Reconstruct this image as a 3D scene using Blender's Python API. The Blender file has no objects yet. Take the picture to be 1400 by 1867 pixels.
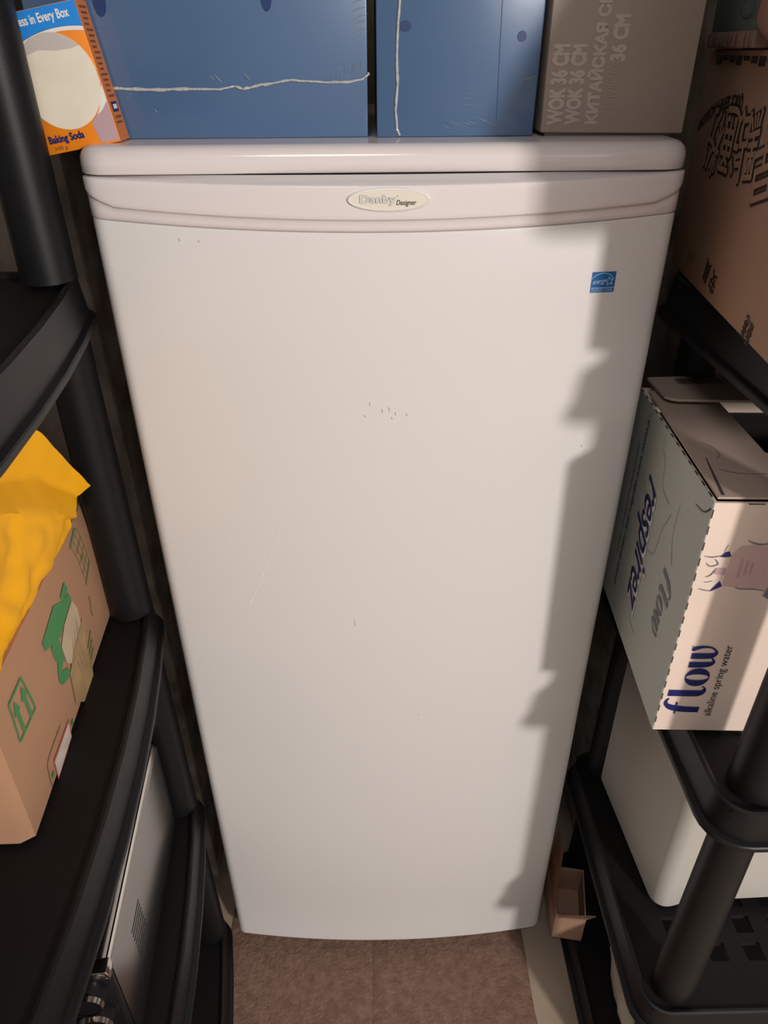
import bpy, bmesh, math, random
from mathutils import Vector, Matrix, noise
random.seed(7)
S = bpy.context.scene
COL = S.collection
PI = math.pi

# ---------------------------------------------------------------- camera, world, lamps, exposure
cam_d = bpy.data.cameras.new('camera'); cam = bpy.data.objects.new('camera', cam_d); COL.objects.link(cam)
CP, PITCH, YAW, ROLL = Vector((-0.0144, -0.7699, 1.5214)), 0.56448, -0.01344, -0.00759
f_ = Vector((-math.sin(YAW)*math.cos(PITCH), math.cos(YAW)*math.cos(PITCH), -math.sin(PITCH)))
r0 = Vector((math.cos(YAW), math.sin(YAW), 0)); u0 = r0.cross(f_)
r_ = r0*math.cos(ROLL) + u0*math.sin(ROLL); u_ = u0*math.cos(ROLL) - r0*math.sin(ROLL)
M = Matrix((r_, u_, -f_)).transposed().to_4x4(); M.translation = CP
cam.matrix_world = M
cam_d.sensor_fit = 'VERTICAL'; cam_d.sensor_height = 36.0; cam_d.lens = 36.0*1330/1867
cam_d.clip_start = 0.02
S.camera = cam
S.view_settings.view_transform = 'Standard'; S.view_settings.look = 'None'
S.view_settings.gamma = 1.0; S.view_settings.use_curve_mapping = False
S.view_settings.exposure = 0.0
W = bpy.data.worlds.new('world'); S.world = W; W.use_nodes = True
W.node_tree.nodes['Background'].inputs[0].default_value = (0.9, 0.95, 1.0, 1)
W.node_tree.nodes['Background'].inputs[1].default_value = 0.02

def lamp(name, kind, loc, power, col, size, target=None):
    d = bpy.data.lights.new(name, kind); d.energy = power; d.color = col
    if kind == 'POINT': d.shadow_soft_size = size
    else: d.shape = 'DISK'; d.size = size
    o = bpy.data.objects.new(name, d); COL.objects.link(o); o.location = loc
    if target is not None:
        o.rotation_euler = (Vector(target)-Vector(loc)).to_track_quat('-Z', 'Y').to_euler()
    return o
lamp('bare_bulb_light', 'POINT', (1.56, -2.6, 1.90), 238, (1.0, 0.955, 0.92), 0.10)
lamp('added_fill_light', 'AREA', (-0.15, -1.15, 2.33), 6.5, (0.97, 0.97, 1.0), 0.45, (-0.15, -1.15, 0))  # added overhead fill to lift the shaded areas; no fixture belongs to it

# ---------------------------------------------------------------- materials
MATS = {}
def mat(name, col, rough=0.5, var=0.0, scale=8.0, bump=0.0, bscale=60.0, metal=0.0, coat=0.0, spec=0.5, col2=None, detail=4.0, stretch=None, alpha=None):
    if name in MATS: return MATS[name]
    m = bpy.data.materials.new(name); m.use_nodes = True
    nt = m.node_tree; b = nt.nodes['Principled BSDF']
    b.inputs['Base Color'].default_value = (*col, 1); b.inputs['Roughness'].default_value = rough
    b.inputs['Metallic'].default_value = metal; b.inputs['Coat Weight'].default_value = coat
    b.inputs['Coat Roughness'].default_value = 0.12
    b.inputs['Specular IOR Level'].default_value = spec
    tc = nt.nodes.new('ShaderNodeTexCoord'); src = tc.outputs['Object']
    if stretch:
        mp = nt.nodes.new('ShaderNodeMapping'); mp.inputs['Scale'].default_value = stretch
        nt.links.new(src, mp.inputs[0]); src = mp.outputs[0]
    if var > 0 or col2:
        n = nt.nodes.new('ShaderNodeTexNoise'); n.inputs['Scale'].default_value = scale; n.inputs['Detail'].default_value = detail
        nt.links.new(src, n.inputs['Vector'])
        rp = nt.nodes.new('ShaderNodeValToRGB'); nt.links.new(n.outputs['Fac'], rp.inputs[0])
        c2 = col2 or tuple(c*(1+var) for c in col); c1 = col if col2 else tuple(c*(1-var) for c in col)
        rp.color_ramp.elements[0].position = 0.35; rp.color_ramp.elements[1].position = 0.65
        rp.color_ramp.elements[0].color = (*c1, 1); rp.color_ramp.elements[1].color = (*c2, 1)
        nt.links.new(rp.outputs[0], b.inputs['Base Color'])
    if bump > 0:
        n2 = nt.nodes.new('ShaderNodeTexNoise'); n2.inputs['Scale'].default_value = bscale; n2.inputs['Detail'].default_value = 5
        nt.links.new(src, n2.inputs['Vector'])
        bp = nt.nodes.new('ShaderNodeBump'); bp.inputs['Strength'].default_value = bump; bp.inputs['Distance'].default_value = 0.004
        nt.links.new(n2.outputs['Fac'], bp.inputs['Height']); nt.links.new(bp.outputs[0], b.inputs['Normal'])
    if alpha is not None: b.inputs['Alpha'].default_value = alpha
    MATS[name] = m
    return m

door_m = mat('enamel_door', (0.70, 0.665, 0.64), 0.34, bump=0.012, bscale=240)
trim_m = mat('trim_plastic', (0.73, 0.665, 0.645), 0.14)
lid_m = mat('lid_plastic', (0.72, 0.645, 0.62), 0.14)
cab_m = mat('cabinet_enamel', (0.62, 0.60, 0.57), 0.4)
black_m = mat('black_resin', (0.0065, 0.0064, 0.0068), 0.44, spec=0.30, bump=0.03, bscale=500)
blackd_m = mat('black_plate', (0.006, 0.005, 0.0048), 0.6, spec=0.25, bump=0.03, bscale=400)
kraft_m = mat('kraft_card', (0.40, 0.215, 0.12), 0.8, var=0.06, scale=5, bump=0.05, bscale=300)
kraftr_m = mat('kraft_card_dark', (0.42, 0.25, 0.165), 0.8, var=0.05, scale=5, bump=0.05, bscale=300)
blue_m = mat('blue_carton_print', (0.065, 0.125, 0.235), 0.32, var=0.06, scale=3, bump=0.05, bscale=14, coat=0.5)
dblue_m = mat('deep_blue_dot', (0.012, 0.035, 0.13), 0.4)
film_m = mat('film_seam_plastic', (0.47, 0.46, 0.44), 0.18, coat=0.8, bump=0.6, bscale=260)
fcrease_m = mat('film_crease_plastic', (0.21, 0.25, 0.31), 0.12, coat=1.0)
wok_m = mat('grey_brown_carton', (0.33, 0.265, 0.215), 0.55, var=0.03, scale=4)
wokt_m = mat('pale_print', (0.46, 0.385, 0.325), 0.6)
wokf_m = mat('faint_print', (0.375, 0.31, 0.255), 0.6)
concrete_m = mat('rough_concrete', (0.19, 0.155, 0.125), 0.9, col2=(0.42, 0.355, 0.285), scale=14, bump=0.6, bscale=45)
floor_m = mat('beige_concrete_floor', (0.33, 0.25, 0.18), 0.75, col2=(0.41, 0.315, 0.23), scale=9, bump=0.1, bscale=80)
tile_m = mat('brown_carpet', (0.165, 0.092, 0.062), 0.92, col2=(0.235, 0.138, 0.097), scale=70, bump=0.7, bscale=160, detail=8)
white_m = mat('offwhite_plastic', (0.55, 0.51, 0.455), 0.38)
steel_m = mat('brushed_steel', (0.40, 0.375, 0.36), 0.24, metal=1.0, bump=0.02, bscale=60, stretch=(1, 0.05, 6))
steelb_m = mat('polished_steel', (0.78, 0.74, 0.70), 0.18, metal=1.0)
yellow_m = mat('yellow_kraft_mailer', (0.95, 0.45, 0.002), 0.55, spec=0.25, var=0.05, scale=6, bump=0.15, bscale=40)
orange_m = mat('orange_print', (0.86, 0.25, 0.012), 0.4)
dorange_m = mat('side_orange_print', (0.62, 0.18, 0.035), 0.45)
sky_m = mat('bright_blue_print', (0.02, 0.26, 0.75), 0.4)
white_print = mat('white_print', (0.80, 0.78, 0.75), 0.45)
cream_m = mat('powder_print', (0.80, 0.72, 0.58), 0.5, var=0.04, scale=30)
greypow_m = mat('glass_bowl_print', (0.56, 0.50, 0.46), 0.5)
mauve_m = mat('mauve_print', (0.50, 0.33, 0.35), 0.45)
navy_m = mat('navy_print', (0.012, 0.018, 0.13), 0.45)
ink_m = mat('dark_ink', (0.035, 0.025, 0.022), 0.6)
inkb_m = mat('brown_ink', (0.16, 0.06, 0.025), 0.6)
grey_ink = mat('grey_ink', (0.18, 0.18, 0.21), 0.6)
green_m = mat('green_ink', (0.055, 0.235, 0.075), 0.65)
greenf_m = mat('faded_green_ink', (0.17, 0.205, 0.085), 0.6)
tape_m = mat('packing_tape', (0.46, 0.31, 0.15), 0.25, var=0.12, scale=30, bump=0.2, bscale=40)
clear_tape_m = mat('paper_label_old', (0.52, 0.40, 0.26), 0.4, var=0.1, scale=20)
label_m = mat('white_label', (0.62, 0.52, 0.46), 0.6, var=0.1, scale=60)
red_m = mat('red_ink', (0.55, 0.12, 0.08), 0.6)
sage_m = mat('sage_carton', (0.47, 0.50, 0.455), 0.6, var=0.02, scale=3)
sagel_m = mat('sage_line_print', (0.33, 0.345, 0.31), 0.6)
cream_card = mat('cream_carton', (0.80, 0.635, 0.53), 0.6, var=0.03, scale=6, bump=0.03, bscale=50)
pinkcard_m = mat('inner_carton', (0.44, 0.33, 0.26), 0.7, var=0.03, scale=5)
dash_m = mat('carton_perforation', (0.05, 0.035, 0.03), 0.8)
pinkp_m = mat('pale_pink_print', (0.62, 0.42, 0.38), 0.6)
teal_m = mat('dull_green_pack', (0.135, 0.185, 0.16), 0.5, var=0.05, scale=20)
clearwrap_m = mat('wrinkled_wrap', (0.30, 0.19, 0.16), 0.25, var=0.25, scale=40, stretch=(1, 3, 0.4))
pinkbag_m = mat('dusty_pink_pouch', (0.48, 0.25, 0.20), 0.45, var=0.05, scale=8)
badge_m = mat('badge_cream', (0.74, 0.69, 0.57), 0.35)
silver_m = mat('badge_rim', (0.82, 0.80, 0.77), 0.2)
outline_m = mat('badge_outline', (0.27, 0.27, 0.28), 0.4)
estar_m = mat('energy_blue', (0.0, 0.11, 0.33), 0.4)
estarp_m = mat('energy_light', (0.35, 0.55, 0.75), 0.4)
bagw_m = mat('translucent_white_bag', (0.50, 0.46, 0.38), 0.35, bump=0.3, bscale=20)
scratch_m = mat('scratch_mark', (0.84, 0.80, 0.76), 0.3)
scuff_m = mat('dark_scuff', (0.25, 0.22, 0.20), 0.6)
wallp_m = mat('painted_wall', (0.34, 0.34, 0.345), 0.85)
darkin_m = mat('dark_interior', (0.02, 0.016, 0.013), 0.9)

# ---------------------------------------------------------------- object helpers
ORG = {}
def tag(o, label=None, cat=None, group=None, kind=None):
    if label: o['label'] = label
    if cat: o['category'] = cat
    if group: o['group'] = group
    if kind: o['kind'] = kind
    return o
def thing(name, loc, label, cat, group=None):
    o = bpy.data.objects.new(name, None); COL.objects.link(o); o.location = loc
    o.empty_display_size = 0.05; ORG[o.name] = Vector(loc)
    return tag(o, label, cat, group)
def finish(bm, name, m, parent=None, smooth=True, ang=0.6):
    bmesh.ops.recalc_face_normals(bm, faces=bm.faces)
    if smooth:
        for e in bm.edges:
            e.smooth = not (len(e.link_faces) == 2 and e.calc_face_angle(0) > ang)
        for f in bm.faces: f.smooth = True
    vs = [v.co for v in bm.verts]
    lo = Vector((min(v.x for v in vs), min(v.y for v in vs), min(v.z for v in vs)))
    hi = Vector((max(v.x for v in vs), max(v.y for v in vs), max(v.z for v in vs)))
    c = (lo+hi)/2; c.z = lo.z
    for v in bm.verts: v.co -= c
    me = bpy.data.meshes.new(name); bm.to_mesh(me); bm.free()
    me.materials.append(m)
    o = bpy.data.objects.new(name, me); COL.objects.link(o)
    if parent is not None:
        o.parent = parent; o.location = c - ORG[parent.name]
    else: o.location = c
    ORG[o.name] = c.copy()
    return o
def NB(): return bmesh.new()
def quadbox(bm, P):            # P: 8 corners, bottom ring 0-3, top ring 4-7
    v = [bm.verts.new(p) for p in P]
    fs = [(3, 2, 1, 0), (4, 5, 6, 7)] + [(i, (i+1) % 4, (i+1) % 4+4, i+4) for i in range(4)]
    for f in fs: bm.faces.new([v[i] for i in f])
    return v
def addbox(bm, x0, x1, y0, y1, z0, z1):
    return quadbox(bm, [(x0, y0, z0), (x1, y0, z0), (x1, y1, z0), (x0, y1, z0), (x0, y0, z1), (x1, y0, z1), (x1, y1, z1), (x0, y1, z1)])
def bev(bm, w, seg=2):
    bmesh.ops.bevel(bm, geom=[e for e in bm.edges], offset=w, segments=seg, profile=0.5, affect='EDGES')
def loft(bm, rings, cap0=True, cap1=True, closed=True):
    R = [[bm.verts.new(p) for p in r] for r in rings]
    n = len(R[0])
    for a, b in zip(R, R[1:]):
        for i in range(n if closed else n-1):
            j = (i+1) % n
            bm.faces.new((a[i], a[j], b[j], b[i]))
    if cap0: bm.faces.new(R[0][::-1])
    if cap1: bm.faces.new(R[-1])
    return R
def rrect(x0, x1, y0, y1, r, n=5, z=0.0, warp=None):
    r = max(0.0005, min(r, (x1-x0)/2-1e-4, (y1-y0)/2-1e-4)); out = []
    for cx, cy, a in ((x1-r, y1-r, 0), (x0+r, y1-r, PI/2), (x0+r, y0+r, PI), (x1-r, y0+r, 1.5*PI)):
        for i in range(n+1):
            t = a+PI/2*i/n; out.append(Vector((cx+r*math.cos(t), cy+r*math.sin(t), z)))
    # refine the long straight runs so that bows are smooth
    res = []
    for i, p in enumerate(out):
        q = out[(i+1) % len(out)]; res.append(p)
        if (q-p).length > 0.1:
            k = 10
            for s in range(1, k): res.append(p.lerp(q, s/k))
    if warp:
        for p in res: p.x = warp(p.x, p.y)
    return res
def tube(bm, pts, rad, n=8, cap=True):
    pts = [Vector(p) for p in pts]; rings = []
    up = Vector((0.13, 0.31, 0.94))
    for i, p in enumerate(pts):
        d = (pts[min(i+1, len(pts)-1)]-pts[max(i-1, 0)]).normalized()
        a = d.cross(up)
        if a.length < 0.05: a = d.cross(Vector((1, 0, 0)))
        a.normalize(); b = d.cross(a)
        r = rad[i] if isinstance(rad, (list, tuple)) else rad
        rings.append([p+a*r*math.cos(2*PI*k/n)+b*r*math.sin(2*PI*k/n) for k in range(n)])
    loft(bm, rings, cap, cap)
def plane_map(o, u, v):
    o, u, v = Vector(o), Vector(u), Vector(v); n = u.cross(v).normalized()
    return lambda a, b, h=0.0: o+u*a+v*b+n*h
# flat print: polygons / strokes given in the face's own (u, v) metres
def pr_poly(bm, mp, pts, h=0.0004):
    bm.faces.new([bm.verts.new(mp(a, b, h)) for a, b in pts])
def pr_rect(bm, mp, a0, b0, a1, b1, h=0.0004): pr_poly(bm, mp, [(a0, b0), (a1, b0), (a1, b1), (a0, b1)], h)
def cat_rom(P, k=6):
    P = [Vector(p) for p in P]; out = []
    for i in range(len(P)-1):
        p0, p1, p2, p3 = P[max(i-1, 0)], P[i], P[i+1], P[min(i+2, len(P)-1)]
        for s in range(k):
            t = s/k
            out.append(0.5*((2*p1)+(p2-p0)*t+(2*p0-5*p1+4*p2-p3)*t*t+(3*p1-p0-3*p2+p3)*t**3))
    return out+[P[-1]]
def pr_stroke(bm, mp, pts, w, h=0.0004, k=6, shear=0.0):
    ws = w if isinstance(w, (list, tuple)) else [w]*len(pts)
    C = cat_rom([(p[0], p[1], ww) for p, ww in zip(pts, ws)], k)
    prev = None
    for i, c in enumerate(C):
        d = C[min(i+1, len(C)-1)]-C[max(i-1, 0)]; d = Vector((d.x, d.y)); d.normalize()
        nrm = Vector((-d.y, d.x))*max(c.z, 1e-5)/2
        L = (c.x+nrm.x, c.y+nrm.y); R = (c.x-nrm.x, c.y-nrm.y)
        cur = (bm.verts.new(mp(L[0]+shear*L[1], L[1], h)), bm.verts.new(mp(R[0]+shear*R[1], R[1], h)))
        if prev: bm.faces.new((prev[0], prev[1], cur[1], cur[0]))
        prev = cur
def pr_ellipse(bm, mp, a, b, ra, rb, h=0.0004, n=32):
    pr_poly(bm, mp, [(a+ra*math.cos(2*PI*i/n), b+rb*math.sin(2*PI*i/n)) for i in range(n)], h)
def pr_ring(bm, mp, a, b, ra, rb, w, h=0.0004, n=40, t0=0.0, t1=2*PI):
    for i in range(n):
        q = [t0+(t1-t0)*i/n, t0+(t1-t0)*(i+1)/n]
        P = [(a+(ra+s)*math.cos(t), b+(rb+s)*math.sin(t)) for t, s in ((q[0], 0), (q[1], 0), (q[1], w), (q[0], w))]
        pr_poly(bm, mp, P, h)
def text_bm(bm, mp, body, a, b, size=None, length=None, height=None, bold=0.0, shear=0.0, h=0.0005, warp=None, spacing=1.0):
    cu = bpy.data.curves.new('txt', 'FONT'); cu.body = body; cu.size = 1.0; cu.shear = shear; cu.resolution_u = 3
    cu.space_character = spacing
    ob = bpy.data.objects.new('txt', cu); COL.objects.link(ob)
    me = bpy.data.meshes.new_from_object(ob.evaluated_get(bpy.context.evaluated_depsgraph_get()))
    bpy.data.objects.remove(ob); bpy.data.curves.remove(cu)
    xs = [v.co.x for v in me.vertices]; ys = [v.co.y for v in me.vertices]
    if not xs: return
    x0, x1, y0, y1 = min(xs), max(xs), min(ys), max(ys)
    sx = sy = size or 1.0
    if length: sx = length/(x1-x0)
    if height: sy = height/max(ys)
    if length and not height and not size: sy = sx
    if height and not length: sx = sy
    uses = {}
    for p in me.polygons:
        for e in p.edge_keys: uses[e] = uses.get(e, 0)+1
    split = max(uses.values()) > 2          # glyph with overlapping outlines: keep its triangles from lying in one plane
    dirs = [(0.0, 0.0)]
    if bold > 0: dirs += [(bold*sx*math.cos(k*PI/4), bold*sy*math.sin(k*PI/4)) for k in range(8)]
    for kd, (dp, dq) in enumerate(dirs):
        def place(v, dh=0.0):
            p, q = (v.co.x-x0)*sx+dp, v.co.y*sy+dq
            if warp: p, q = warp(p, q)
            return bm.verts.new(mp(a+p, b+q, h+kd*0.00004+dh))
        if split:
            for k, p in enumerate(me.polygons): bm.faces.new([place(me.vertices[i], 0.000007*(k % 5)) for i in p.vertices])
            continue
        vs = [place(v) for v in me.vertices]
        for p in me.polygons:
            try: bm.faces.new([vs[i] for i in p.vertices])
            except ValueError: pass
    bpy.data.meshes.remove(me)
def print_part(name, m, parent, build, label=None):
    bm = NB(); build(bm); o = finish_flat(bm, name, m, parent)
    if label: o['label'] = label
    return o
def finish_flat(bm, name, m, parent):
    vs = [v.co for v in bm.verts]
    lo = Vector((min(v.x for v in vs), min(v.y for v in vs), min(v.z for v in vs)))
    hi = Vector((max(v.x for v in vs), max(v.y for v in vs), max(v.z for v in vs)))
    c = (lo+hi)/2
    for v in bm.verts: v.co -= c
    me = bpy.data.meshes.new(name); bm.to_mesh(me); bm.free(); me.materials.append(m)
    o = bpy.data.objects.new(name, me); COL.objects.link(o)
    o.parent = parent; o.location = c-ORG[parent.name]; ORG[o.name] = c.copy()
    return o

# ---------------------------------------------------------------- the room
def struct(name, bm, m, smooth=False):
    return tag(finish(bm, name, m, None, smooth), kind='structure')
b = NB(); addbox(b, -1.6, 3.2, -5.0, 0.8, -0.08, 0.0); struct('floor', b, floor_m)
b = NB(); addbox(b, -1.6, 3.2, -5.0, 0.8, 2.4, 2.46); struct('ceiling', b, wallp_m)
b = NB(); addbox(b, -1.66, -1.6, -5.0, 0.155, 0, 2.4); struct('wall_left', b, wallp_m)
b = NB(); addbox(b, 3.2, 3.26, -5.0, 0.22, 0, 2.4); struct('wall_right', b, wallp_m)
b = NB(); addbox(b, -1.6, 3.2, -5.06, -5.0, 0, 2.4); struct('wall_front', b, wallp_m)
def rough_wall(name, x0, x1, y, thick, xin):
    bm = NB(); nx, nz = 70, 130
    g = []
    for j in range(nz+1):
        row = []
        for i in range(nx+1):
            x = x0+(x1-x0)*i/nx; z = 2.4*j/nz
            d = 0.5*noise.noise((x*22, z*22, 3))+0.35*noise.noise((x*55, z*55, 9))
            row.append(bm.verts.new((x, y+0.006*max(-0.6, d) + 0.004, z)))
        g.append(row)
    for j in range(nz):
        for i in range(nx): bm.faces.new((g[j][i], g[j][i+1], g[j+1][i+1], g[j+1][i]))
    addbox(bm, min(x0, x1), max(x0, x1), y+0.012, y+thick, 0, 2.4)
    return struct(name, bm, concrete_m)
rough_wall('wall_back_left', -1.6, -0.369, 0.153, 0.55, 0)
rough_wall('wall_back_right', 0.430, 3.2, 0.225, 0.5, 0)
b = NB(); addbox(b, -0.40, 0.46, 0.71, 0.77, 0, 2.4); struct('wall_back', b, concrete_m)

# ---------------------------------------------------------------- floor tiles (two brown carpet tiles)
def carpet(name, x0, x1, label):
    bm = NB(); nx, ny = 40, 56; y0, y1 = -0.42, 0.085; rows = []
    top = []
    for j in range(ny+1):
        row = []
        for i in range(nx+1):
            x = x0+(x1-x0)*i/nx; y = y0+(y1-y0)*j/ny
            e = min(x-x0, x1-x, 0.03)/0.03
            wob = 0.0022*noise.noise((x*2+7, y*34, 1)) if i in (0, nx) else 0
            z = 0.0042+0.0014*noise.noise((x*9, y*9, 2))+0.0009*noise.noise((x*70, y*70, 5)) - 0.0022*(1-e)**2
            row.append(bm.verts.new((x+wob, y, max(z, 0.0012))))
        top.append(row)
    for j in range(ny):
        for i in range(nx): bm.faces.new((top[j][i], top[j][i+1], top[j+1][i+1], top[j+1][i]))
    edge = [e for e in bm.edges if len(e.link_faces) == 1]
    r = bmesh.ops.extrude_edge_only(bm, edges=edge)
    for v in r['geom']:
        if isinstance(v, bmesh.types.BMVert): v.co.z = 0.0
    return tag(finish(bm, name, tile_m, None, True, 1.0), label, 'carpet tile', 'brown carpet tiles in front of the freezer')
carpet('carpet_tile', -0.322, -0.0335, 'brown carpet tile lying in front of the freezer, left of the seam')
carpet('carpet_tile', -0.0325, 0.270, 'brown carpet tile lying in front of the freezer, right of the seam')

# ---------------------------------------------------------------- the freezer
fz = thing('upright_freezer', (0, 0.3, 0), 'white upright freezer with an oval brand badge standing between the two black shelving racks', 'freezer')
bm = NB(); addbox(bm, -0.297, 0.297, 0.066, 0.64, 0.03, 1.418); bev(bm, 0.006, 2); finish(bm, 'cabinet', cab_m, fz)
for sx in (-0.25, 0.25):
    for y in (0.13, 0.58):
        bm = NB(); tube(bm, [(sx, y, 0.0), (sx, y, 0.031)], 0.018, 12); finish(bm, 'foot', black_m, fz)
# plan profile of the bowed front
def front_profile():
    P = []
    r = 0.018
    for i in range(5): P.append((-0.300, 0.062-0.030*i/5))
    for i in range(7):
        t = PI+PI/2*i/6; P.append((-0.282+r*math.cos(t), 0.032+r*math.sin(t)))
    n = 44
    for i in range(1, n):
        x = -0.282+0.564*i/n; P.append((x, 0.014-0.019*(1-(x/0.282)**2)))
    P += [(-x, y) for x, y in P[:12][::-1]]
    return P
FP = front_profile()
def seam_z(x): return 1.3675+0.0125*min(1, abs(x)/0.3)**2
def crease_z(x):
    a = min(1.0, abs(x)/0.282); z = 1.3795+0.0125*a*a
    if abs(x) > 0.268: z += 0.013*min(1, (abs(x)-0.268)/0.030)**1.6
    return z
def fnorm(i):
    a, c = FP[max(i-1, 0)], FP[min(i+1, len(FP)-1)]
    d = Vector((c[0]-a[0], c[1]-a[1])).normalized(); return Vector((d.y, -d.x))
def front_y(x): return 0.014-0.019*(1-(x/0.282)**2)
bm = NB(); rings = []
zb = 0.036
def drow(zf, off):
    k = lambda x: 1.0 if off < 0.001 else 0.35+0.65*max(0.0, min(1.0, (0.300-abs(x))/0.022))
    return [Vector((p[0]+fnorm(i).x*off*k(p[0]), p[1]+fnorm(i).y*off*k(p[0]), zf(p[0]))) for i, p in enumerate(FP)]
rows = [drow(lambda x: zb, -0.010), drow(lambda x: zb, -0.004), drow(lambda x: zb+0.003, 0.0008), drow(lambda x: zb+0.010, 0.0008), drow(lambda x: zb+0.013, 0)]
for k in range(1, 12): rows.append(drow(lambda x, k=k: zb+0.013+(seam_z(x)-0.004-zb-0.013)*k/11, 0))
rows += [drow(lambda x: seam_z(x)-0.0009, -0.0004), drow(lambda x: seam_z(x)-0.0004, -0.0014), drow(lambda x: seam_z(x)-0.0004, -0.010)]
loft(bm, rows, False, False, closed=False)
door = finish(bm, 'door', door_m, fz, True, 0.7)
bm = NB(); rows = [drow(lambda x: seam_z(x)-0.0002, -0.010), drow(lambda x: seam_z(x)+0.0001, -0.001), drow(lambda x: seam_z(x)+0.0014, 0.0006)]
for off, dz in ((0.0010, -0.0075), (0.0013, -0.0012), (0.0018, -0.0006), (0.0034, -0.0001), (0.0044, 0.0005), (0.0049, 0.0014), (0.0050, 0.005)):
    rows.append(drow(lambda x, dz=dz: crease_z(x)+dz if dz > -0.004 else max(seam_z(x)+0.003, crease_z(x)+dz), off))
top_z = lambda x: 1.4110+0.0062*min(1.0, (x/0.285)**2)
for k in range(1, 5): rows.append(drow(lambda x, k=k: crease_z(x)+0.006+(top_z(x)-0.0012-crease_z(x)-0.006)*k/4, 0.0050))
rows += [drow(lambda x: top_z(x)-0.0003, 0.0047), drow(lambda x: top_z(x)+0.0005, 0.0036), drow(lambda x: top_z(x)+(1.4186-top_z(x))*0.5, -0.004), drow(lambda x: 1.4186, -0.0150)]
loft(bm, rows, False, False, closed=False)
cap = finish(bm, 'door_top_trim', trim_m, fz, True, 0.9)
# lid
bm = NB(); rings = []
for off, z in ((-0.006, 1.4195), (-0.001, 1.4195), (0.0, 1.4205), (0.0, 1.4300), (-0.0008, 1.4345), (-0.0030, 1.4388), (-0.0065, 1.4422), (-0.0110, 1.4440), (-0.0160, 1.4445)):
    rings.append(rrect(-0.3055-off, 0.3045+off, 0.0145-off, 0.66+off, max(0.012, 0.032+off), 6, z))
loft(bm, rings); finish(bm, 'lid', lid_m, fz, True, 0.8)
# brand badge on the trim
by = front_y(0.0)-0.0052
bmap = plane_map((0.0025, by, 1.3990), (1, 0, 0), (0, 0, 1))
bm = NB()
def ell(k, h): return [bmap(0.0400*k*math.cos(2*PI*i/56), (0.0400*k-0.0400+0.0108)*math.sin(2*PI*i/56), h) for i in range(56)]
loft(bm, [ell(1.0, -0.001), ell(1.0, 0.0012), ell(0.985, 0.0022), ell(0.965, 0.0024), ell(0.955, 0.0016)], False, False)
badge = finish(bm, 'badge', silver_m, fz, True, 0.9); badge['label'] = 'raised oval brand badge with a bright rim'
print_part('badge_face', badge_m, badge, lambda B: pr_ellipse(B, bmap, 0, 0, 0.0386, 0.0096, 0.0017, 56))
print_part('lettering', outline_m, badge, lambda B: text_bm(B, bmap, 'Danby', -0.0275, -0.0027, length=0.0340, height=0.0066, bold=0.045, h=0.0019))
print_part('lettering', mat('badge_letter_fill', (0.72, 0.70, 0.66), 0.3), badge, lambda B: text_bm(B, bmap, 'Danby', -0.0275, -0.0027, length=0.0340, height=0.0066, bold=0.012, h=0.0021))
print_part('lettering', ink_m, badge, lambda B: text_bm(B, bmap, 'Designer', 0.0075, -0.0048, length=0.0195, height=0.0045, shear=0.25, bold=0.01, h=0.0019))
print_part('lettering', outline_m, badge, lambda B: pr_ring(B, bmap, 0.0086, 0.0032, 0.0006, 0.0006, 0.0003, 0.0019, 16))
# energy label on the door
ex0, ez0, ew, eh = 0.2165, 1.3020, 0.0260, 0.0215
ey = lambda x: front_y(x)
emap0 = lambda a, b, h=0.0: Vector((ex0+a, ey(ex0+a)-h, ez0+b))
bm = NB()
N = 8
lo = [bm.verts.new(emap0(ew*i/N, 0, 0.0004)) for i in range(N+1)]; hi = [bm.verts.new(emap0(ew*i/N, eh, 0.0004)) for i in range(N+1)]
for i in range(N): bm.faces.new((lo[i], lo[i+1], hi[i+1], hi[i]))
es = finish_flat(bm, 'energy_label', estar_m, fz); es['label'] = 'small square blue energy label'
def estar(B):
    pr_ring(B, emap0, 0.012, 0.0125, 0.0115, 0.0072, 0.0007, 0.0008, 24, 0.25, PI-0.25)
    pr_rect(B, emap0, 0.0004, 0.0046, ew-0.0004, 0.0053, 0.0008)
    text_bm(B, emap0, 'ENERGY STAR', 0.0012, 0.0010, length=0.0232, height=0.0030, h=0.0008)
    text_bm(B, emap0, 'energy', 0.0015, 0.0088, length=0.0145, height=0.0034, shear=0.3, bold=0.01, h=0.0008, warp=lambda p, q: (p, q+p*0.12))
    st = []
    for i in range(10):
        r = 0.0048 if i % 2 == 0 else 0.0021; t = PI/2+i*PI/5+0.15; st.append((0.0195+r*math.cos(t), 0.0118+r*math.sin(t)))
    for i in range(10): pr_stroke(B, emap0, [st[i], st[(i+1) % 10]], 0.0007, 0.0008, 1)
print_part('label_print', estarp_m, es, estar)
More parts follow.
